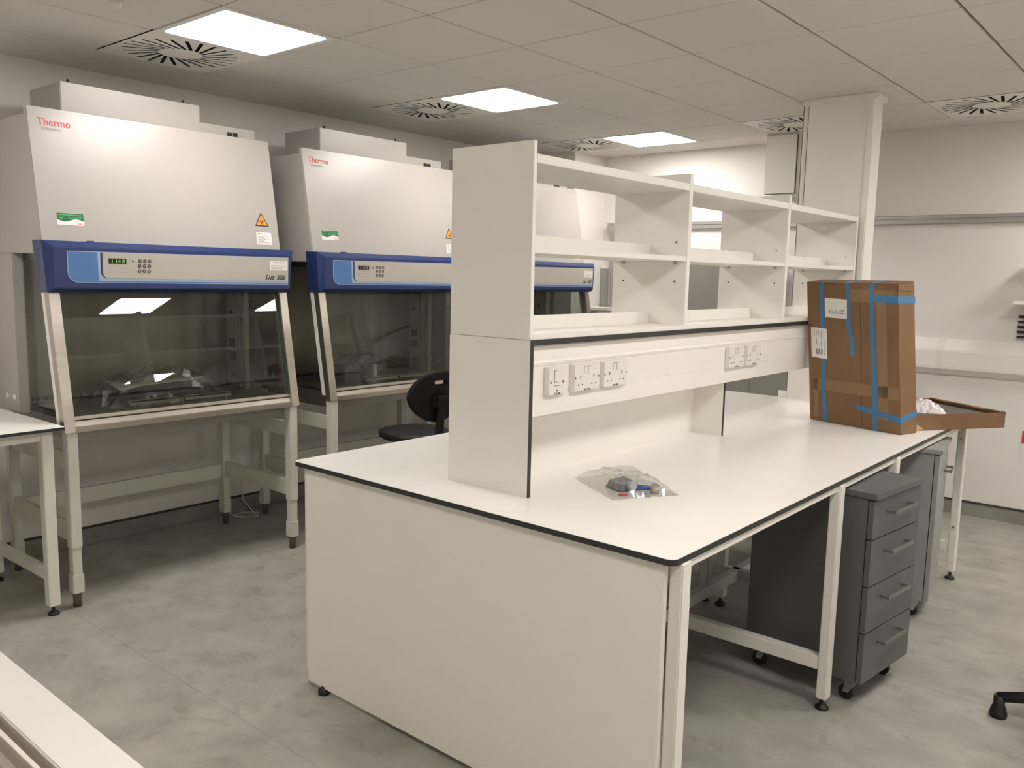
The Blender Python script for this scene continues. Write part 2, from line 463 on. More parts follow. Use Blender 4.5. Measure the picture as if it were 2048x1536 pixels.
# sloping white posts, stainless front frame
def slope(bb, d0, d1, ya, yb, z0, z1, m=0):
    bb.hexa([(sx(z0) + d0, ya, z0), (sx(z0) + d1, ya, z0), (sx(z0) + d1, yb, z0), (sx(z0) + d0, yb, z0),
             (sx(z1) + d0, ya, z1), (sx(z1) + d1, ya, z1), (sx(z1) + d1, yb, z1), (sx(z1) + d0, yb, z1)], m)
    return bb
for ya, yb in ((Y0, Y0 + .03), (Y1 - .03, Y1)):
    slope(MB(), -.085, -.05, ya, yb, .885, 1.69).build('side_post', 'steel', cab, bevel=.002)
for ya, yb in ((Y0, Y0 + .05), (Y1 - .05, Y1)):
    slope(MB(), -.05, 0, ya, yb, .855, 1.60).build('front_post', 'ss', cab, bevel=.002)
b = MB()
b.box(-.20, -.143, Y0 + .05, Y1 - .05, .853, .882)
b.hexa([(-.21, Y0 + .05, .878), (-.155, Y0 + .05, .878), (-.155, Y1 - .05, .878), (-.21, Y1 - .05, .878),
        (-.21, Y0 + .05, .907), (-.163, Y0 + .05, .903), (-.163, Y1 - .05, .903), (-.21, Y1 - .05, .907)])
b.build('front_sill', 'ss', cab, bevel=.003)
b = MB(); slope(b, -.036, -.022, Y0 + .05, Y1 - .05, .909, .925); b.build('sash_rail', 'ss', cab, bevel=.003)
b = MB(); slope(b, -.034, -.028, Y0 + .052, Y1 - .052, .923, 1.62)
b.v = [(x + (z - .923) * .0046, y, z) for x, y, z in b.v]
sash = b.build('sash_window', 'glass', cab)
for ya in (Y0 + .052, Y1 - .056): slope(MB(), -.036, -.027, ya, ya + .004, .925, 1.60).build('glass_edge', 'gedge', sash)
for y in (Y0 + .045, Y1 - .049):
    b = MB(); b.add([(-.70, y, .90), (sx(.9) - .07, y, .90), (sx(1.69) - .07, y, 1.69), (-.70, y, 1.69),
                     (-.70, y + .004, .90), (sx(.9) - .07, y + .004, .90), (sx(1.69) - .07, y + .004, 1.69), (-.70, y + .004, 1.69)],
                    [(0, 1, 2, 3), (7, 6, 5, 4), (0, 4, 5, 1), (1, 5, 6, 2), (2, 6, 7, 3), (3, 7, 4, 0)])
    b.build('side_window', 'glass', cab)
# work chamber
MB().box(-.93, -.80, Y0 + .055, Y1 - .055, .95, 1.686).build('back_panel', 'ssv', cab)
MB().box(-.93, -.19, Y0 + .05, Y1 - .05, .855, .915).build('work_tray', 'ssd', cab)
b = MB().box(-.80, -.793, Y0 + .055, Y1 - .055, .915, .955)
st = b.build('slot_strip', 'ssv', cab)
b = MB()
for k in range(96):
    y = Y0 + .075 + k * .0122
    if k % 24 == 23: continue
    b.box(-.7935, -.7915, y, y + .006, .925, .946)
st2 = b.build('slot', 'dark', st); st2['kind'] = 'stuff'
for y0, y1 in ((-.045, .225), (.255, .525)):
    MB().box(-.29, -.262, y0, y1, .949, .957).box(-.266, -.262, y0, y1, .935, .957).build('arm_rest', 'ss', cab, bevel=.001)
for y in (-.02, .24, .50): MB().box(-.285, -.27, y - .008, y + .008, .914, .95).build('arm_rest_bracket', 'ssd', cab)
MB().box(-.60, -.565, Y1 - .085, Y1 - .055, .915, 1.686).build('chamber_post', 'enamel', cab)
MB().box(-.80, -.69, Y1 - .062, Y1 - .055, .93, 1.686).build('chamber_side', 'enamel', cab)
MB().box(-.80, -.25, Y0 + .055, Y1 - .055, 1.655, 1.686).build('chamber_ceiling', 'ssd', cab)
for y, x in ((Y1 - .075, -.72), (Y1 - .12, -.795)):
    MB().cyl((x, y, .99), (x + .02, y - .012, .99), .014).build('service_tap', 'rubber', cab)
MB().box(-.77, -.71, Y1 - .066, Y1 - .060, 1.16, 1.21).build('socket_cover', 'grey', cab)
MB().box(-.77, -.71, Y1 - .066, Y1 - .060, 1.08, 1.13).build('socket_cover', 'grey', cab)
MB().cyl((-.745, Y1 - .055, 1.37), (-.745, Y1 - .07, 1.37), .010).build('chamber_knob', 'rubber', cab)
# control panel
A = [(-.345, Y0 - .028, 1.748), (-.345, Y1 + .028, 1.748), (-.345, Y1 + .004, 1.505), (-.345, Y0 - .004, 1.505)]
Bk = [(-.235, Y0 - .028, 1.746), (-.235, Y1 + .028, 1.746), (-.235, Y1 + .002, 1.507), (-.235, Y0 - .012, 1.507)]
Cf = [(-.201, Y0 + .008, 1.718), (-.201, Y1 - .006, 1.718), (-.201, Y1 - .016, 1.526), (-.201, Y0 + .004, 1.526)]
fs = [(0, 1, 2, 3), (8, 9, 10, 11)] + [(q + k, q + (k + 1) % 4, q + 4 + (k + 1) % 4, q + 4 + k) for q in (0, 4) for k in range(4)]
cp = MB().add(A + Bk + Cf, fs).build('control_panel', 'blue', cab, bevel=.003)
P = frame((-.2005, 0, 0), YP, ZP)
MB().prism(P, [(-.343, 1.700), *[(-.343 + .05 - .05 * math.cos(t), 1.603 - .05 * math.sin(t)) for t in [PI / 2 * k / 6 for k in range(7)]], (.862, 1.550), (.866, 1.704)], 0, .0006).build('film_border', 'pale', cp)
MB().prism(P, [(-.339, 1.697), *[(-.339 + .048 - .048 * math.cos(t), 1.604 - .048 * math.sin(t)) for t in [PI / 2 * k / 6 for k in range(7)]], (.859, 1.554), (.86, 1.56), (-.2, 1.562), (-.206, 1.697)], .0006, .0010).build('light_blue_film', 'lblue', cp)
MB().prism(P, [(-.203, 1.697), *[(-.203 + .032 - .032 * math.cos(t), 1.600 - .032 * math.sin(t)) for t in [PI / 2 * k / 6 for k in range(7)]], (.86, 1.566), (.864, 1.70)], .0006, .0012).build('film_line', 'pale', cp)
MB().prism(P, [(-.191, 1.697), *[(-.191 + .030 - .030 * math.cos(t), 1.605 - .030 * math.sin(t)) for t in [PI / 2 * k / 6 for k in range(7)]], (.30, 1.5745), (.30, 1.577), (-.15, 1.578), (-.176, 1.60), (-.18, 1.697)], .0012, .0016).build('film_stripe', 'blue', cp)
MB().prism(P, [(-.181, 1.698), *[(-.181 + .026 - .026 * math.cos(t), 1.602 - .026 * math.sin(t)) for t in [PI / 2 * k / 6 for k in range(7)]], (.861, 1.572), (.8635, 1.701)], .0012, .0018).build('grey_film', 'film', cp)
dsp = MB().rect(P, -.153, -.068, 1.646, 1.671, .0018, .0030).build('display', 'disp', cp)
for s, u in (('1', -.142), ('1', -.122), ('4', -.108), ('8', -.088)):
    text('digit', s, .026, 'digit', dsp, P(u, 1.649, .0031), YP, ZP, wid=.95)
b = MB(); b.rect(P, -.064, -.0615, 1.646, 1.671, .0018, .0022)
for k in range(3): b.rect(P, -.056, -.05, 1.648 + k * .009, 1.651 + k * .009, .0018, .0021)
for u in (-.149, -.130, -.105, -.098, -.088, -.081, -.072):
    for v in (1.603, 1.622):
        b.rect(P, u, u + .004, v, v + .004, .0018, .0021)
b.rect(P, -.148, -.142, 1.611, 1.616, .0018, .0021)
b.build('panel_symbols', 'greyink', cp)
MB().rect(P, -.039, -.031, 1.655, 1.664, .0018, .0022).build('sensor_dot', 'ink', cp)
for r_ in range(3):
    for c_ in range(3):
        u, v = .0 + c_ * .0245 - .002 * r_, 1.662 - r_ * .0245
        bt = MB().prism(P, [(u + .0085 * math.cos(t), v + .0085 * math.sin(t)) for t in [2 * PI * k / 14 for k in range(14)]], .0018, .004).build('button', 'btn', cp)
        MB().rect(P, u - .003, u + .003, v - .003, v + .003, .004, .0044).build('button_symbol', 'pale' if (r_ + c_) % 2 == 0 or (r_, c_) == (2, 0) else 'greyink', bt)
text('model_lettering', 'S', .034, 'ink', cp, P(.712, 1.580, .0019), YP, ZP, shear=.3, wid=.8, bold=.0015)
text('model_lettering', 'AFE', .027, 'ink', cp, P(.730, 1.580, .0019), YP, ZP, shear=.3, wid=.85, bold=.0015)
text('model_lettering', '2020', .034, 'ink', cp, P(.785, 1.580, .0019), YP, ZP, shear=.3, wid=.8, bold=.0015)
b = MB()
b.rect(P, .765, .845, 1.672, 1.676, .0018, .0022)
for k in range(3): b.rect(P, .75, .85 - .012 * k, 1.655 - k * .009, 1.6575 - k * .009, .0018, .0021)
MB().rect(P, .742, .858, 1.630, 1.682, .0016, .00185).build('rating_sticker', 'paper', cp)
b.build('sticker_print', 'greyink', cp)
MB().box(-.30, -.262, -.21, -.19, 1.746, 1.752).build('panel_clip', 'blue', cp)
# hood labels
us = Vector((-.174, 0, 1)).normalized()
Q = frame((fx(1.745), 0, 1.745), YP, us)
k_ = 1 / us.z
def q(z): return (z - 1.745) * k_
text('maker_lettering', 'Thermo', .048, 'red', cab, Q(-.366, q(2.285), .0006), YP, us, wid=.95, bold=.0006)
text('maker_lettering', 'SCIENTIFIC', .017, 'greyink', cab, Q(-.352, q(2.262), .0006), YP, us, wid=1.05)
lb = MB().prism(Q, rr(-.329, -.205, q(1.822), q(1.880), .006), 0, .0012).build('green_card', 'paper', cab)
wave = [(-.328 + .122 * k / 16, q(1.845) - .007 * math.sin(2 * PI * (k / 16) * 1.15 - .5)) for k in range(17)]
MB().prism(Q, wave + [(-.206, q(1.879)), (-.328, q(1.879))], .0012, .0016).build('green_print', 'green', lb)
b = MB().rect(Q, -.320, -.215, q(1.868), q(1.873), .0016, .0019)
b.rect(Q, -.278, -.215, q(1.859), q(1.862), .0016, .0019).rect(Q, -.278, -.217, q(1.853), q(1.856), .0016, .0019)
b.prism(Q, [(-.318, q(1.855)), (-.312, q(1.862)), (-.309, q(1.857)), (-.300, q(1.860)), (-.294, q(1.862)), (-.303, q(1.855)), (-.304, q(1.849))], .0016, .0019)
b.build('card_print', 'lgreen', lb)
MB().rect(Q, -.235, -.214, q(1.829), q(1.832), .0012, .0015).build('card_mark', 'pink', lb)
tri = MB().prism(Q, [(.740, q(1.878)), (.830, q(1.878)), (.785, q(1.957))], 0, .001).build('warning_triangle', 'ink', cab)
MB().prism(Q, [(.750, q(1.884)), (.820, q(1.884)), (.785, q(1.945))], .001, .0014).build('triangle_face', 'orange', tri)
b = MB(); cx, cy = .785, q(1.902)
def ring(c, r0, r1, a0, a1, n=12, w0=.0014, w1=.0018):
    pts = [(c[0] + r1 * math.cos(a0 + (a1 - a0) * k / n), c[1] + r1 * math.sin(a0 + (a1 - a0) * k / n)) for k in range(n + 1)]
    pts2 = [(c[0] + r0 * math.cos(a0 + (a1 - a0) * k / n), c[1] + r0 * math.sin(a0 + (a1 - a0) * k / n)) for k in range(n + 1)]
    for k in range(n): b.prism(Q, [pts2[k], pts[k], pts[k + 1], pts2[k + 1]], w0, w1)
for a in (PI / 2, PI / 2 + 2 * PI / 3, PI / 2 + 4 * PI / 3):
    ring((cx + .009 * math.cos(a), cy + .009 * math.sin(a)), .0062, .0088, a + .55, a + 2 * PI - .55)
ring((cx, cy), .0075, .0095, 0, 2 * PI)
b.build('hazard_symbol', 'ink', tri)
lb = MB().rect(Q, .740, .838, q(1.775), q(1.843), 0, .0008).build('paper_label', 'paper', cab)
b = MB()
for k in range(7): b.rect(Q, .752 - .004 * (k % 2), .815 - .013 * ((k * 7) % 3), q(1.784 + k * .0062), q(1.7865 + k * .0062), .0008, .0011)
b.rect(Q, .745, .775, q(1.834), q(1.838), .0008, .0011).rect(Q, .79, .796, q(1.831), q(1.837), .0008, .0011).rect(Q, .822, .827, q(1.783), q(1.790), .0008, .0011)
b.build('label_print', 'greyink', lb)
# stand
MB().box(-.93, -.205, Y0 + .065, Y1 - .065, .80, .853).build('base_tray', 'ssd', cab)
for y in (Y0 + .01, Y1 - .06):
    for x0, x1 in ((-.205, -.15), (-.935, -.88)):
        lg = MB().box(x0, x1, y, y + .05, .294, .855).build('leg', 'stand', cab, bevel=.003)
        MB().box(x0 + .004, x1 - .004, y + .004, y + .046, .165, .30).build('lower_tube', 'stand', lg, bevel=.002)
        MB().box(x0 - .001, x1 + .001, y - .001, y + .051, .072, .165).build('collar', 'stand', lg, bevel=.003)
        MB().cyl(((x0 + x1) / 2, y + .025, 0), ((x0 + x1) / 2, y + .025, .075), .019).build('foot', 'brown', lg)
    MB().box(-.88, -.205, y + .012, y + .04, .672, .755).build('upper_rail', 'stand', cab, bevel=.002)
    MB().box(-.88, -.205, y + .012, y + .04, .318, .410).build('lower_rail', 'stand', cab, bevel=.002)
MB().box(-.925, -.895, Y0 + .06, Y1 - .06, .305, .392).build('rear_rail', 'stand', cab, bevel=.002)
for dy, lab in ((1.525, 'second white safety cabinet, between the nearest one and the shelving end panel'),
                (3.03, 'farthest white safety cabinet, seen through the open shelves')):
    c = copy_tree(cab); c.location.y += dy; tag(c, lab, 'safety cabinet', GRP_C)
    if dy:
        for ch in c.children_recursive:
            if ch.name.startswith('digit'): ch.data = ch.data.copy(); ch.data.materials[0] = M['greyink']
world()
# things under and in the cabinets
t = tag(MB().tube([(-1.0, .86, .16), (-.985, .90, .06), (-.97, .95, .012), (-.90, 1.0, .006), (-.86, 1.06, .006), (-.95, 1.12, .006), (-1.02, 1.05, .006),
                   (-1.0, .96, .006), (-.92, .97, .007), (-.85, 1.05, .008), (-.93, 1.08, .012), (-1.0, 1.04, .10), (-1.03, 1.05, .25)], .004, 8).build('power_cable', 'cable'),
        'loose white cable looping on the floor behind the nearest cabinet stand', 'cable')

def pouch(c, dx, dy, h, ang=0, seed=1, n=14, crump=.25, sub=.0):
    """crumpled bag: returns MB"""
    rnd = random.Random(seed); b = MB(); vs = []; fs = []
    ca, sa = math.cos(ang), math.sin(ang)
    for j in range(n + 1):
        for i in range(n + 1):
            u, v = i / n * 2 - 1, j / n * 2 - 1
            e = max(0, (1 - u ** 4)) * max(0, (1 - v ** 4))
            z = h * e * (1 - crump + crump * 2 * rnd.random()) + .001
            x, y = u * dx + (rnd.random() - .5) * dx * .10, v * dy + (rnd.random() - .5) * dy * .10
            vs.append((c[0] + x * ca - y * sa, c[1] + x * sa + y * ca, c[2] + z))
    N = n + 1
    for j in range(n):
        for i in range(n):
            q_ = [j * N + i, j * N + i + 1, (j + 1) * N + i + 1, (j + 1) * N + i]
            fs += [(q_[0], q_[1], q_[2]), (q_[0], q_[2], q_[3])] if (i + j) % 2 else [(q_[0], q_[1], q_[3]), (q_[1], q_[2], q_[3])]
    b.add(vs, fs)
    bot = [(p[0], p[1], c[2]) for p in vs]
    o = [k for k in range(N)] + [j * N + n for j in range(1, N)] + [n * N + k for k in range(n - 1, -1, -1)] + [j * N for j in range(n - 1, 0, -1)]
    b.add([bot[k] for k in o], [tuple(reversed(range(len(o))))])
    return b
t = thing('drain_tray', (-.55, .28, .915), 'black ridged tray wrapped in plastic inside the nearest cabinet', 'tray')
MB().box(-.63, -.45, .12, .45, .916, 1.005).build('block', 'black', t, bevel=.006)
b = MB()
for k in range(22): b.box(-.452, -.440, .125 + k * .0145, .132 + k * .0145, .917, .945)
b.build('ridge', 'black', t)
world()
b = MB().hexa([(-.62, .03, 1.012), (-.43, .10, 1.008), (-.43, .46, 1.022), (-.62, .45, 1.03), (-.62, .03, 1.015), (-.43, .10, 1.011), (-.43, .46, 1.025), (-.62, .45, 1.033)])
b.hexa([(-.46, .0, .985), (-.43, .10, 1.008), (-.62, .03, 1.012), (-.60, -.02, 1.03), (-.46, .0, .988), (-.43, .10, 1.011), (-.62, .03, 1.015), (-.60, -.02, 1.033)])
tag(b.build('instruction_sheet', 'paper'), 'white folded sheet on top of the wrapped black tray in the nearest cabinet', 'paper')
tag(pouch((-.53, .25, .916), .20, .36, .15, 0, 3, 14, .22).build('plastic_wrap', 'poly2'), 'crumpled clear plastic wrap around the black tray in the nearest cabinet', 'plastic bag')
t = thing('accessory_box', (-.45, 1.58, .915), 'small dark boxed part with a white end inside the second cabinet', 'box')
MB().box(-.53, -.40, 1.42, 1.66, .916, 1.03).build('block', 'grey', t, bevel=.006)
MB().box(-.53, -.39, 1.664, 1.69, .916, 1.02).build('white_end', 'paper', t, bevel=.004)
world()
tag(pouch((-.45, 1.55, .916), .15, .22, .165, .1, 8, 12, .2).build('plastic_wrap', 'poly2'), 'crumpled clear plastic bag over the dark part in the second cabinet', 'plastic bag')

# ================================================================== left table
t = thing('work_table', (-.076, -.434, 0), 'white table with dark worktop edge at the left frame edge, beside the nearest cabinet', 'table')
b = MB().prism(frame((0, 0, 0), XP, YP), rr(-.85, -.076, -2.0, -.434, .01), .886, .8995, 0)
o = b.build('worktop', 'core', t)
MB().prism(frame((0, 0, 0), XP, YP), rr(-.8495, -.0765, -1.9995, -.4345, .01), .8995, .9005).build('worktop_laminate', 'lam', o)
for x in (-.16, -.82):
    for y in (-.49, -1.95):
        lg = MB().box(x - .025, x + .025, y - .025, y + .025, .045, .885).build('leg', 'steel', t, bevel=.003)
        MB().lathe((x, y, 0), [(.026, 0), (.026, .008), (.018, .016), (.008, .02), (.008, .045)], 16).build('foot', 'rubber', lg)
for y in (-.49, -1.95):
    MB().box(-.795, -.185, y - .02, y + .02, .165, .215).build('lower_rail', 'steel', t, bevel=.003)
    MB().box(-.795, -.185, y - .02, y + .02, .835, .885).build('top_rail', 'steel', t, bevel=.003)
for x in (-.16, -.82):
    MB().box(x - .02, x + .02, -1.925, -.515, .835, .885).build('top_rail', 'steel', t, bevel=.003)
t.rotation_euler.z = math.radians(1.5)
world()

# ================================================================== island bench
BX0, BX1, BY0, BY1, BZ = 1.232, 2.893, -.126, 3.13, .905
t = thing('lab_bench', (2.06, 1.5, 0), 'large white island bench with dark worktop edge in the middle of the room', 'bench')
FZ = frame((0, 0, 0), XP, YP)
o = MB().prism(FZ, rr(BX0, BX1, BY0, BY1, .025, 'abc'), BZ - .018, BZ - .001).build('worktop', 'core', t)
MB().prism(FZ, rr(BX0 + .0006, BX1 - .0006, BY0 + .0006, BY1 - .0006, .0245, 'abc'), BZ - .001, BZ).build('worktop_laminate', 'lam', o)
o = MB().box(1.290, 2.8565, -.106, -.086, .022, BZ - .019).build('end_panel', 'mfc', t, bevel=.002)
for x in (1.385, 2.70):
    MB().lathe((x, -.100, 0), [(.024, 0), (.024, .016), (.012, .019), (.012, .03)], 16).build('foot', 'rubber', t)
LY = (-.083, 1.10, 1.79, 3.04)
for x0, x1 in ((2.857, 2.897), (2.085, 2.125), (1.995, 2.035), (1.245, 1.285)):
    for y in LY:
        lg = MB().box(x0, x1, y, y + .05, .042, BZ - .019).build('leg', 'steel', t, bevel=.004)
        if y > 0:
            xc, yc = (x0 + x1) / 2, y + .02
            MB().lathe((xc, yc, 0), [(.026, 0), (.026, .008), (.018, .016), (.008, .02), (.008, .045)], 16).build('foot', 'rubber', lg)
        if y == 3.04 and x0 > 2.8:
            for z in (.30, .80): MB().cyl((x0 + .02, y + .001, z), (x0 + .02, y - .003, z), .007, n=8).build('bolt', 'chrome', lg)
    MB().box(x0 + .006, x1 - .012, -.03, 3.04, .860, BZ - .02).build('long_rail', 'steel', t, bevel=.002)
for y in LY:
    for x0, x1 in ((2.125, 2.857), (1.285, 1.995)):
        MB().box(x0, x1, y + .003, y + .043, .155, .21).build('cross_rail', 'steel', t, bevel=.003)
        MB().box(x0, x1, y + .003, y + .043, .855, BZ - .02).build('cross_rail', 'steel', t, bevel=.003)
MB().box(2.16, 2.20, -.03, 3.04, .155, .21).build('stretcher', 'steel', t, bevel=.003)
MB().box(1.80, 2.24, 3.112, 3.13, BZ, .947).build('upstand', 'lam', t, bevel=.001)
world()

# service spine: uprights, dark-edged board, back panel, trunking
t = thing('service_spine', (2.05, 1.6, BZ), 'low white spine with dark edges and socket trunking standing along the bench', 'service spine')
for y0, xa, xb in ((.085, 1.864, 2.226), (1.593, 1.92, 2.168), (3.09, 1.864, 2.226)):
    zt = 1.4055 if 1 < y0 < 2 else 1.424
    up = MB().box(xa, xb, y0, y0 + .018, BZ, zt).build('upright', 'core', t)
    MB().box(xa + .001, xb - .0005, y0 - .0008, y0 + .0182, BZ, zt).build('upright_laminate', 'mfc', up)
up = MB().box(1.864, 2.226, .1035, 3.0895, 1.406, 1.424).build('dark_edged_board', 'core', t)
MB().box(1.865, 2.225, .104, 3.089, 1.4055, 1.4065).build('board_laminate', 'mfc', up)
MB().box(2.005, 2.02, .105, 1.592, BZ, 1.405).build('back_panel', 'mfc', t)
PROF = [(2.02, 1.166), (2.204, 1.166), (2.207, 1.168), (2.207, 1.2375), (2.2055, 1.239), (2.2055, 1.2405), (2.207, 1.242), (2.207, 1.331), (2.2055, 1.3325),
        (2.2055, 1.334), (2.2085, 1.336), (2.211, 1.345), (2.207, 1.352), (2.200, 1.398), (2.19, 1.404), (2.02, 1.404)]
FY = frame((0, 0, 0), XP, ZP)        # normal = -Y
MB().prism(FY, PROF, -3.088, -.106).build('trunking', 'trunk', t)
MB().box(2.2045, 2.2075, 1.62, 1.6215, 1.243, 1.33).build('cover_joint', 'greyink', t)
world()
# sockets
T = frame((2.207, 0, 0), YP, ZP)
def socket(y0, y1, lab, double=True):
    t = thing('power_socket' if double else 'fused_switch', (2.207, (y0 + y1) / 2, 1.281), lab, 'socket', 'white electrical fittings on the bench trunking')
    z0, z1 = 1.231, 1.331; d = .02
    MB().prism(T, rr(y0, y1, z0, z1, .006), 0, d - .004).prism(T, rr(y0 + .004, y1 - .004, z0 + .004, z1 - .004, .005), d - .004, d).build('face_plate', 'plastic', t, bevel=.0012)
    w = y1 - y0; c = (y0 + y1) / 2
    hl = MB()
    if double:
        for s in (-1, 1):
            cc = c + s * w * .285
            rk = MB().rect(T, c + s * .0115 - .0085, c + s * .0115 + .0085, z1 - .036, z1 - .011, d, d + .003).build('rocker', 'plastic', t, bevel=.001)
            hl.rect(T, c + s * .0115 - .0095, c + s * .0115 + .0095, z1 - .011, z1 - .0095, d, d + .0006)
            hl.rect(T, cc - .002 - s * .006, cc + .002 - s * .006, z0 + .048, z0 + .059, d, d + .0006)
            hl.rect(T, cc - .014 - s * .006, cc - .009 - s * .006, z0 + .024, z0 + .029, d, d + .0006)
            hl.rect(T, cc + .009 - s * .006, cc + .014 - s * .006, z0 + .024, z0 + .029, d, d + .0006)
            hl.rect(T, c + s * w * .43 - .0025, c + s * w * .43 + .0025, z0 + .047, z0 + .054, d, d + .0006)
    else:
        rk = MB().rect(T, c - .016, c + .016, z1 - .052, z1 - .014, d, d + .0035).build('rocker', 'plastic', t, bevel=.001)
        hl.rect(T, c - .0175, c - .016, z1 - .053, z1 - .013, d, d + .0008).rect(T, c - .0175, c + .004, z1 - .0145, z1 - .013, d, d + .0008).rect(T, c - .0175, c + .004, z1 - .053, z1 - .0515, d, d + .0008)
        hl.rect(T, c - .018, c + .016, z0 + .034, z0 + .0355, d, d + .0006)
        for s in (-1, 1): hl.rect(T, c + s * .034 - .003, c + s * .034 + .003, z0 + .043, z0 + .051, d, d + .0006)
        hl.rect(T, c - .003, c + .003, z0 + .015, z0 + .021, d, d + .0006)
    hl.build('holes', 'ink', t)
    text('marking', '4/1A 300', .009, 'ink', t, T(c, z0 + .0055, d + .0002), YP, ZP, align='CENTER', bold=.0003)
    world()
socket(.183, .279, 'white single fused switch on the trunking, nearest the dark upright', False)
socket(.325, .487, 'white double socket right beside the single fused switch')
socket(.506, .668, 'white double socket third along from the dark upright, with blank trunking after it')
socket(1.508, 1.670, 'white double socket in the far pair, the one nearer the camera')
socket(1.690, 1.852, 'white double socket in the far pair, the one nearer the cardboard box')

# shelving
t = thing('shelving_unit', (2.05, 1.6, 1.424), 'white open double-sided shelving unit standing on the bench spine', 'shelves')
ST = 2.052; sx0, sx1 = 1.865, 2.222
MB().box(sx0, sx1, .085, .103, 1.4245, ST).build('end_panel', 'mfc', t, bevel=.0015)
for y in (1.087, 2.087): MB().box(sx0, sx1, y, y + .028, 1.4245, ST).build('divider', 'mfc', t, bevel=.0015)
MB().box(sx0, sx1, 3.088, 3.108, 1.4245, 2.016).build('end_panel', 'mfc', t, bevel=.0015)
for a, e in ((.103, 1.087), (1.115, 2.087), (2.115, 3.088)):
    for nm, z0, z1, dx in (('bottom_board', 1.4245, 1.4425, 0), ('middle_shelf', 1.703, 1.7225, .003), ('top_shelf', 1.984, 2.012, 0)):
        sh = MB().box(sx0 + dx, sx1 - dx, a + .0005, e - .0005, z0, z1).build(nm, 'mfc', t, bevel=.001)
        if nm != 'top_shelf':
            MB().box(2.036, 2.052, a + .001, e - .001, z1, z1 + .049).build('centre_lip', 'mfc', sh, bevel=.001)
    pg = MB()
    for y in (a + .006, e - .006):
        for x in (1.92, 2.17): pg.cyl((x, y - .006, 1.6965), (x, y + .006, 1.6965), .0065, n=10)
    pg.build('shelf_peg', 'chrome', t)
    hb = MB()
    for x in (1.92, 2.17):
        for z in (1.62, 1.78):
            hb.cyl((x, e - .0012, z), (x, e + .0005, z), .004, n=8)
    hb.build('peg_hole', 'ink', t)
world()

# ================================================================== pedestals under the bench
def pedestal(label, mt, loc, ang, drawers, w=.43, d=.5):
    t = thing('drawer_pedestal' if drawers else 'cupboard_pedestal', (0, 0, 0), label, 'pedestal', None)
    # local: front face at x=0 facing +X, y from 0..w, depth to -d
    MB().box(-d, -.024, 0, w, .095, .825).build('carcass', mt, t, bevel=.002)
    MB().box(-d - .005, .012, -.004, w + .004, .827, .85).build('top_board', mt, t, bevel=.003)
    if drawers:
        for z0, z1 in ((.672, .822), (.487, .668), (.302, .483), (.097, .298)):
            dr = MB().box(-.0205, 0, .002, w - .002, z0, z1).build('drawer', mt, t, bevel=.0015)
            zc = z1 - .055; yc = w / 2
            h = MB().box(.028, .036, yc - .10, yc + .10, zc - .007, zc + .007).box(.0, .03, yc - .10, yc - .092, zc - .006, zc + .006).box(.0, .03, yc + .092, yc + .10, zc - .006, zc + .006)
            h.build('handle', 'greyhandle', dr, bevel=.0015)
    else:
        dr = MB().box(-.0205, 0, .002, w - .002, .097, .822).build('door', mt, t, bevel=.0015)
        h = MB().box(.028, .036, .27, .40, .693, .707).box(0, .03, .27, .278, .694, .706).box(0, .03, .392, .40, .694, .706)
        h.build('handle', 'greyhandle', dr, bevel=.0015)
    for x in (-.055, -d + .06):
        for y in (.055, w - .055):
            c = MB().box(x - .03, x + .03, y - .03, y + .03, .090, .095)
            c.hexa([(x - .03, y - .016, .03), (x - .008, y - .016, .03), (x - .008, y + .016, .03), (x - .03, y + .016, .03),
                    (x - .02, y - .016, .09), (x + .02, y - .016, .09), (x + .02, y + .016, .09), (x - .02, y + .016, .09)])
            c = c.build('caster', 'chrome', t)
            MB().cyl((x - .02, y - .012, .029), (x - .02, y + .012, .029), .029, n=18).build('wheel', 'rubber', c)
    t.location = loc; t.rotation_euler.z = ang
    world()
pedestal('dark grey four drawer pedestal on casters under the front edge of the bench', 'grey', (2.987, 1.205, 0), math.radians(-7), True)
pedestal('lighter grey cupboard pedestal on casters, behind the dark grey one under the bench', 'grey2', (2.945, 2.31, 0), math.radians(8), False)

# ================================================================== cardboard box on the bench
t = thing('cardboard_box', (0, 0, 0), 'tall brown cardboard box with blue tape strips standing on the bench', 'box')
BW, BD, BH, SK = .517, .142, .722, .105
FB = lambda u, v, w=0: Vector((u - SK * v, -w, v))                      # front face
FR = lambda u, v, w=0: Vector((BW - SK * v + w, u, v))                  # right side face
FT = lambda u, v, w=0: Vector((u - SK * BH, v, BH + w + v * .018 / .142))                 # top face
vs = []; n1, n2 = 8, 10
def bul(a, b): return .006 * (1 - (2 * a - 1) ** 2) * (1 - (2 * b - 1) ** 2)
b = MB()
UP = .018
b.hexa([FB(0, 0), FB(BW, 0), FB(BW, 0, -BD), FB(0, 0, -BD), FB(0, BH), FB(BW, BH), FB(BW, BH + UP, -BD), FB(0, BH + UP, -BD)])
b.build('carton', 'card', t, bevel=.003)
MB().rect(FT, -.001, BW + .001, -.0015, BD - .012, -.002, .0025).build('lid_flap', 'card', t, bevel=.001)
MB().rect(FR, .0, BD - .004, BH - .03, BH, .0, .003).build('side_flap', 'card', t, bevel=.001)
MB().rect(FB, .312, .3135, .01, BH - .01, 0, .0006).build('crease', 'core', t)
for r_ in ((.03, BW, .165, .225), (.40, .455, .06, .66), (.03, .055, .02, .22)):
    MB().rect(FB, *r_, 0, .0007).build('clear_tape', 'ctape', t)
MB().rect(FB, .26, .50, BH - .09, BH - .03, 0, .0007).build('clear_tape', 'ctape', t)
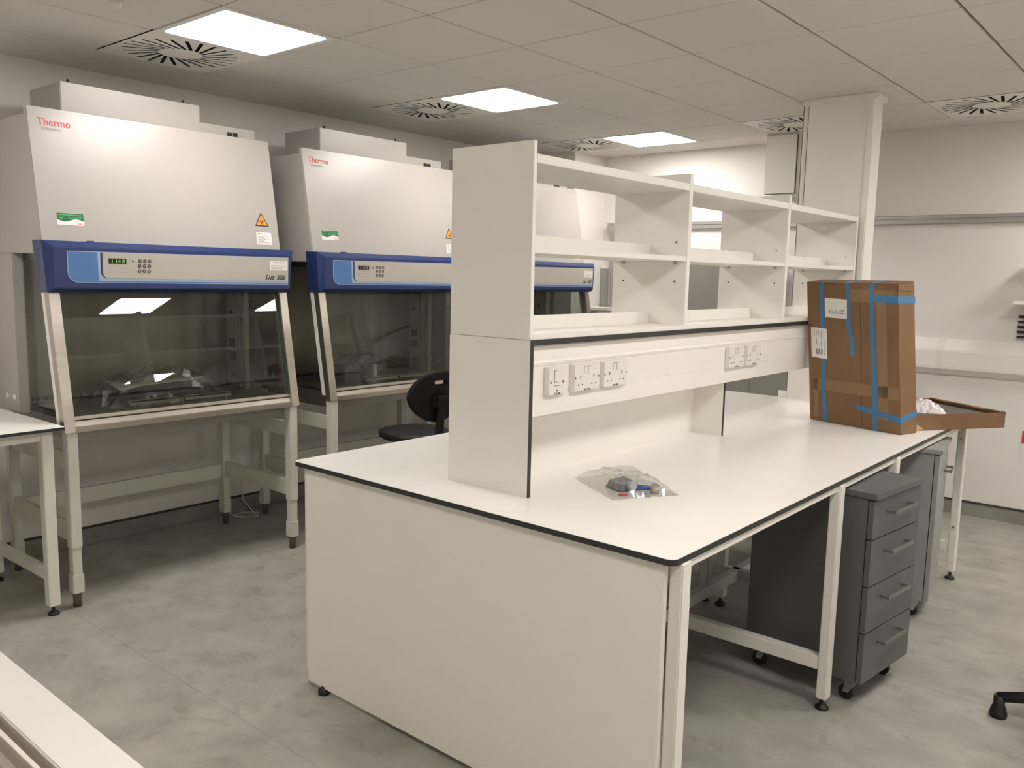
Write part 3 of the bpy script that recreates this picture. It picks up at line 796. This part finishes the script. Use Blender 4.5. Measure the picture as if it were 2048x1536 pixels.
def strip(name, F, pts, w, th=.0012):
    """ribbon through (u,v) points, offset sideways in u"""
    b = MB()
    for (u0, v0), (u1, v1) in zip(pts[:-1], pts[1:]):
        b.prism(F, [(u0 - w / 2, v0), (u0 + w / 2, v0), (u1 + w / 2, v1), (u1 - w / 2, v1)], 0, th)
    return b.build(name, 'btape', t)
strip('blue_tape', FB, [(.094, .0), (.090, .2), (.094, .45), (.092, BH + .002)], .025)
strip('blue_tape', FB, [(.262, .365), (.266, .40), (.262, .455), (.246, .50), (.243, .56), (.247, .60), (.244, BH + .002)], .024)
strip('blue_tape', FB, [(.385, .0), (.384, .3), (.378, .5), (.377, BH + .002)], .027)
for u in (.092, .244, .377):
    b = MB().rect(FT, u - .0125, u + .0125, -.001, BD - .012, .0022, .0034)
    b.build('blue_tape', 'btape', t)
MB().rect(FB, .39, BW + .001, .632, .664, 0, .0013).build('blue_tape', 'btape', t)
MB().rect(FR, -.001, BD + .002, .632, .664, 0, .0013).build('blue_tape', 'btape', t)
MB().prism(FB, [(.275, .092), (BW + .001, .058), (BW + .001, .085), (.275, .118)], 0, .0013).build('blue_tape', 'btape', t)
MB().prism(FR, [(-.001, .058), (BD + .002, .086), (BD + .002, .112), (-.001, .085)], 0, .0013).build('blue_tape', 'btape', t)
pp = MB().prism(FB, [(.110, .545), (.238, .543), (.240, .640), (.110, .645)], .0014, .0020).build('paper_note', 'paper', t)
text('handwriting', 'GGV 69 150', .030, 'ink', pp, FB(.226, .586, .0022), (-1, 0, -.02), (0, 0, -1), wid=.60)
pp = MB().prism(FB, [(.022, .335), (.118, .328), (.118, .485), (.022, .490)], .0014, .0020).build('shipping_label', 'paper', t)
b = MB()
for u, segs in ((.040, ((.442, .48),)), (.053, ((.445, .478), (.40, .43))), (.066, ((.45, .478),)), (.082, ((.43, .476), (.385, .42))), (.098, ((.455, .474), (.345, .42)))):
    for a, c_ in segs: b.rect(FB, u, u + .0035, a, c_, .0020, .0023)
for u in (.050, .065, .080): b.rect(FB, u, u + .010, .350, .380, .0020, .0023)
b.build('label_print', 'greyink', pp)
t.location = (2.276, 2.405, BZ); t.rotation_euler.z = math.atan2(-.142, .497)
world()
# open tray
t = thing('carton_tray', (0, 0, 0), 'shallow open cardboard tray overhanging the bench corner behind the tall box', 'tray')
TL, TW, TH, w_ = .575, .52, .080, .006
b = MB()
b.box(0, TL, -TW, 0, 0.0005, w_)
b.box(0, TL, -w_, 0, w_, TH).box(0, TL, -TW, -TW + w_, w_, TH).box(0, w_, -TW + w_, -w_, w_, TH).box(TL - w_, TL, -TW + w_, -w_, w_, TH)
b.build('tray_body', 'card', t, bevel=.001)
MB().box(w_ + .001, TL - w_ - .001, -TW + w_ + .001, -w_ - .001, w_, .060).build('foam_liner', 'foam', t)
rnd = random.Random(4)
b = MB(); x = 0.0
while x < TW - .03:
    l = min(.05 + rnd.random() * .06, TW - x)
    b.hexa([(.0005, -x, TH - .012), (.014, -x, TH - .010), (.014, -x - l, TH - .010), (.0005, -x - l, TH - .012),
            (-.001, -x, TH + .003), (.016, -x, TH + .003 - rnd.random() * .006), (.016, -x - l, TH + .003 - rnd.random() * .006), (-.001, -x - l, TH + .003)])
    x += l
b.build('folded_rim', 'card', t)
b = MB()
b.prism(frame((TL + .001, 0, 0), YP, ZP), [(-.05, .03), (-.02, .028), (-.015, .05), (-.03, .06), (-.055, .07)], 0, .003)
b.prism(frame((TL - .05, .001, 0), XP, ZP), [(-.02, .01), (.03, .0), (.06, .02), (.02, .03)], -.003, 0)
b.build('torn_edge', 'cardin', t)
MB().box(TL - .035, TL - .012, -.0005, .001, .002, .045).build('blue_tape', 'btape', t)
t.location = (3.099, 2.91, BZ); t.rotation_euler.z = math.atan2(-.83, -.56)
world()
tag(pouch((2.725, 2.78, BZ + .0605), .10, .11, .050, .5, 21, 12, .25).build('packing_bag', 'polyw'), 'crumpled milky plastic bag with dark red print lying in the open cardboard tray', 'plastic bag')

# bag of parts on the worktop
tag(pouch((2.362, .455, BZ + .0005), .165, .125, .048, math.radians(-30), 5, 16, .18).build('zip_bag', 'poly'), 'clear plastic bag of small fittings lying on the bench worktop', 'plastic bag')
c = (2.428, .413)
tag(MB().cyl((c[0] - .012, c[1] - .004, BZ + .018), (c[0] + .010, c[1] - .012, BZ + .024), .017, .015, 18).build('round_cap', mat('grey_white_cap', (176, 184, 182), .4)), 'pale round cap in the clear bag on the worktop', 'cap')
tag(MB().cyl((2.435, .420, BZ + .014), (2.472, .448, BZ + .014), .010, .0085, 14).build('blue_plug', 'bluep'), 'short blue plastic plug in the clear bag on the worktop', 'plug')
tag(MB().cyl((2.492, .447, BZ + .003), (2.497, .441, BZ + .028), .016, .015, 18).build('metal_fitting', 'ss'), 'short metal cylinder at the right tip of the clear bag', 'fitting')
tag(MB().cyl((2.428, .325, BZ + .005), (2.448, .348, BZ + .005), .0028, n=8).build('red_stick', 'red'), 'thin red stick in the clear bag on the worktop', 'stick')
b = MB().hexa([(2.33, .39, BZ + .004), (2.41, .37, BZ + .004), (2.42, .47, BZ + .004), (2.34, .50, BZ + .004),
               (2.34, .40, BZ + .028), (2.40, .385, BZ + .022), (2.41, .465, BZ + .020), (2.34, .49, BZ + .026)])
tag(b.build('fittings_packet', mat('packet_grey', (120, 124, 128), .5, noise=.35, nscale=90)), 'small grey printed packet inside the clear bag on the worktop', 'packet')

# ================================================================== far wall
def strip_along(name, z0, z1, x0, x1, prof, mt, lab, cat):
    F = frame((0, YF, 0), -YP, ZP)     # u: out of wall, normal -X... built along x
    b = MB()
    pts = prof
    n = len(pts)
    vs = [(x0, YF - u, v) for u, v in pts] + [(x1, YF - u, v) for u, v in pts]
    b.add(vs, [tuple(range(n)), tuple(reversed(range(n, 2 * n)))] + [(i, (i + 1) % n, n + (i + 1) % n, n + i) for i in range(n)])
    return b
t = thing('wall_rail', (1.2, YF, 2.09), 'long grey double aluminium rail running along the far wall', 'rail')
b = strip_along('', 0, 0, -.46, XR, [(0, 2.058), (.028, 2.058), (.032, 2.062), (.032, 2.083), (.024, 2.085), (.024, 2.093), (.032, 2.095), (.032, 2.116), (.028, 2.12), (0, 2.12)], '', '', '')
b.build('rail_profile', 'alu', t)
MB().box(-.50, -.455, YF - .05, YF, 2.045, 2.13).build('end_cap', 'alu', t, bevel=.003)
world()
t = thing('wall_trunking', (2.0, YF, 1.1), 'white socket trunking running along the far wall below the rail', 'trunking')
b = strip_along('', 0, 0, 1.6, XR, [(0, 1.0), (.02, .998), (.06, 1.04), (.062, 1.06), (.062, 1.165), (.058, 1.18), (.015, 1.248), (0, 1.25)], '', '', '')
b.build('trunking_body', 'trunk', t)
b = strip_along('', 0, 0, 2.36, 2.41, [(0, .996), (.022, .995), (.063, 1.04), (.0645, 1.06), (.0645, 1.166), (.060, 1.182), (.015, 1.252), (0, 1.254)], '', '', '')
b.build('joint_cover', 'plastic', t)
world()
t = thing('hanging_shelf', (-.2, YF, 1.36), 'white shelf on a grey upright hung from the far wall rail behind the cabinets', 'shelf')
for x in (-.46, .18):
    MB().box(x, x + .045, YF - .06, YF - .033, .70, 2.10).build('upright', 'alu', t, bevel=.002)
    MB().box(x + .018, x + .025, YF - .0605, YF - .0595, .72, 2.06).build('slot_line', 'greyink', t)
MB().box(-.57, .30, YF - .30, YF - .06, 1.335, 1.362).build('shelf_board', 'mfc', t, bevel=.002)
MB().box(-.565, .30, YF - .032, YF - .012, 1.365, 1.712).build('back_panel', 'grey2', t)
MB().box(-.568, .302, YF - .034, YF - .010, 1.712, 1.735).build('top_edge', 'mfc', t, bevel=.002)
world()
t = thing('tall_cupboard', (.75, 4.3, 0), 'tall plain grey cupboard against the far wall, seen below the middle shelf', 'cupboard')
MB().box(.34, 1.155, 4.13, YF - .07, .06, 1.80).build('carcass', 'fridge', t, bevel=.004)
MB().box(.345, 1.1525, 4.108, 4.13, .07, 1.79).build('door', 'fridge', t, bevel=.002)
MB().box(.38, 1.12, 4.15, 4.40, 0, .06).build('plinth', 'dark', t)
world()
t = thing('low_grey_box', (1.55, 4.3, 0), 'lower plain grey box beside the tall grey one, seen under the bench trunking', 'cupboard')  # guessed plain box that gives the grey tone below the trunking
MB().box(1.1555, 1.95, 4.13, YF - .07, .06, 1.18).build('carcass', 'fridge', t, bevel=.004)
MB().box(1.1535, 1.945, 4.108, 4.13, .07, 1.17).build('door', 'fridge', t, bevel=.002)
MB().box(1.20, 1.91, 4.15, 4.40, 0, .06).build('plinth', 'dark', t)
world()
for z, x, lab in ((1.748, 2.845, 'upper of two white wall shelves cut off by the right frame edge'), (1.512, 2.835, 'lower of two white wall shelves cut off by the right frame edge')):
    t = thing('wall_shelf', (x + .45, YF, z), lab, 'shelf', None)
    MB().box(x, x + .9, YF - .22, YF - .03, z, z + .022).build('shelf_board', 'mfc', t, bevel=.002)
    for bx_ in (x + .12, x + .78):
        MB().hexa([(bx_, YF - .06, z - .09), (bx_ + .006, YF - .06, z - .09), (bx_ + .006, YF - .033, z - .09), (bx_, YF - .033, z - .09),
                   (bx_, YF - .20, z), (bx_ + .006, YF - .20, z), (bx_ + .006, YF - .033, z), (bx_, YF - .033, z)]).build('bracket', 'alu', t)
    world()
t = thing('drying_rack', (3.0, YF, 1.36), 'dark slotted rack on the far wall under the two white shelves', 'rack')
MB().box(2.835, 3.3, YF - .015, YF, 1.27, 1.46).build('back_plate', 'plastic', t)
for k in range(5): MB().box(2.845, 3.29, YF - .04, YF - .015, 1.285 + k * .034, 1.30 + k * .034).build('bar', 'rubber', t)
world()
t = thing('wall_notice', (3.05, YF, .56), 'white notice with a red top band low on the far wall at the right edge', 'notice')
MB().box(2.925, 3.2, YF - .004, YF, .46, .66).build('notice_board', 'paper', t)
MB().box(2.930, 3.195, YF - .006, YF - .004, .57, .655).build('red_band', 'red', t)
world()

# ================================================================== foreground cabinet with metal track
t = thing('low_cabinet', (2.2, -1.6, 0), 'white counter strip with a metal runner track in the near left corner', 'counter')
MB().box(.6, 3.3, -1.75, -1.486, 0, .87).build('carcass', 'mfc', t)
MB().box(.58, 3.32, -1.556, -1.47, .87, .90).build('counter_edge', 'lam', t, bevel=.003)
PR = [(-1.556, .87), (-1.556, .898), (-1.559, .8995), (-1.562, .897), (-1.566, .889), (-1.575, .888), (-1.577, .896), (-1.580, .898), (-1.583, .895), (-1.590, .889),
      (-1.600, .889), (-1.603, .897), (-1.607, .897), (-1.612, .889), (-1.75, .889), (-1.75, .87)]
FX = frame((0, 0, 0), YP, ZP)
tr = MB().prism(FX, PR, .58, 3.32).build('runner_track', mat('track_metal', (.50, .46, .40, 1), .28, .9), t)
world()

# ================================================================== chairs
def seat_outline(r, k=.82, n=40):
    return [(r * math.copysign(abs(math.cos(a)) ** k, math.cos(a)), r * math.copysign(abs(math.sin(a)) ** k, math.sin(a))) for a in [2 * PI * i / n for i in range(n)]]
def pad(b, out, prof):
    """stack of scaled outlines: prof [(scale,z)]"""
    n = len(out); vs = [(x * s, y * s, z) for s, z in prof for x, y in out]
    fs = [(i * n + k, i * n + (k + 1) % n, (i + 1) * n + (k + 1) % n, (i + 1) * n + k) for i in range(len(prof) - 1) for k in range(n)]
    b.add(vs, fs, 0, True); b.add(vs[:n], [tuple(reversed(range(n)))]); b.add(vs[-n:], [tuple(range(n))])
    return b
def chair(loc, ang, sh, lab, rot_base=0.0, reach=.305):
    """local: faces -X; seat top at sh"""
    t = thing('lab_chair', (0, 0, 0), lab, 'chair', None)
    pad(MB(), seat_outline(.215), [(.55, sh - .052), (.90, sh - .050), (.985, sh - .038), (1.0, sh - .022), (.985, sh - .008), (.95, sh), (.80, sh - .006), (.3, sh - .014)]).build('seat', 'black', t)
    # backrest with hand slot
    zb = sh + .235
    out = [(.205 * math.cos(a) * (1 - .18 * (math.sin(a) < 0) * -math.sin(a)), zb + .155 * math.sin(a)) for a in [2 * PI * i / 36 for i in range(36)]]
    hole = rr(-.040, .040, zb + .075, zb + .102, .012)
    F = frame((.185, 0, 0), YP, ZP)
    o = plate_with_holes('backrest', F, out, [hole], 0, .035, 'black', t)
    for v in o.data.vertices:
        v.co.x -= .9 * v.co.y ** 2 * .6
        v.co.x += (v.co.z - sh) * .12
    bm = bmesh.new(); bm.from_mesh(o.data)
    bmesh.ops.bevel(bm, geom=[e for e in bm.edges if len(e.link_faces) == 2 and e.calc_face_angle(0) > .8], offset=.010, segments=3, affect='EDGES', clamp_overlap=True)
    bm.to_mesh(o.data); bm.free()
    MB().tube([(.05, 0, sh - .06), (.16, 0, sh - .065), (.225, 0, sh - .04), (.25, 0, sh + .03), (.262, 0, sh + .18), (.262, 0, sh + .25)], [.022, .022, .024, .026, .024, .018], 12).build('back_spine', 'black', t)
    MB().box(.232, .29, -.05, .05, sh + .17, sh + .25).build('back_clamp', 'black', t, bevel=.012)
    MB().box(-.09, .09, -.07, .07, sh - .085, sh - .05).build('tilt_plate', 'black', t, bevel=.01)
    MB().cyl((0, 0, .10), (0, 0, sh - .08), .028).cyl((0, 0, .10), (0, 0, .32), .038).build('column', 'black', t)
    if sh > .55:
        b = MB(); b.tube([(.19 * math.cos(a), .19 * math.sin(a), .30) for a in [2 * PI * k / 28 for k in range(29)]], .010, 8)
        for a in (0, 2.1, 4.2): b.cyl((0, 0, .30), (.19 * math.cos(a), .19 * math.sin(a), .30), .008)
        b.build('foot_ring', 'chrome', t)
    MB().lathe((0, 0, 0), [(.05, .075), (.055, .085), (.055, .12), (.04, .135)], 20).build('hub', 'black', t)
    for k in range(5):
        a = rot_base + 2 * PI * k / 5; c_, s_ = math.cos(a), math.sin(a)
        l = MB().tube([(.04 * c_, .04 * s_, .105), (.18 * c_, .18 * s_, .098), ((reach + .005) * c_, (reach + .005) * s_, .078)], [.028, .024, .019], 10).build('base_arm', 'black', t)
        MB().lathe((reach * c_, reach * s_, 0), [(.030, 0), (.032, .012), (.026, .035), (.020, .05), (.020, .085)], 18).build('glide', 'rubber', l)
    t.location = loc; t.rotation_euler.z = ang
    world()
chair((.15, 1.535, 0), math.radians(-8), .67, 'black lab chair with a hand slot in its backrest, facing the second cabinet', .3)
chair((3.707, 1.651, 0), math.radians(40), .46, 'black chair at the right frame edge, only one base foot fully in view', math.radians(203 - 40), .33)
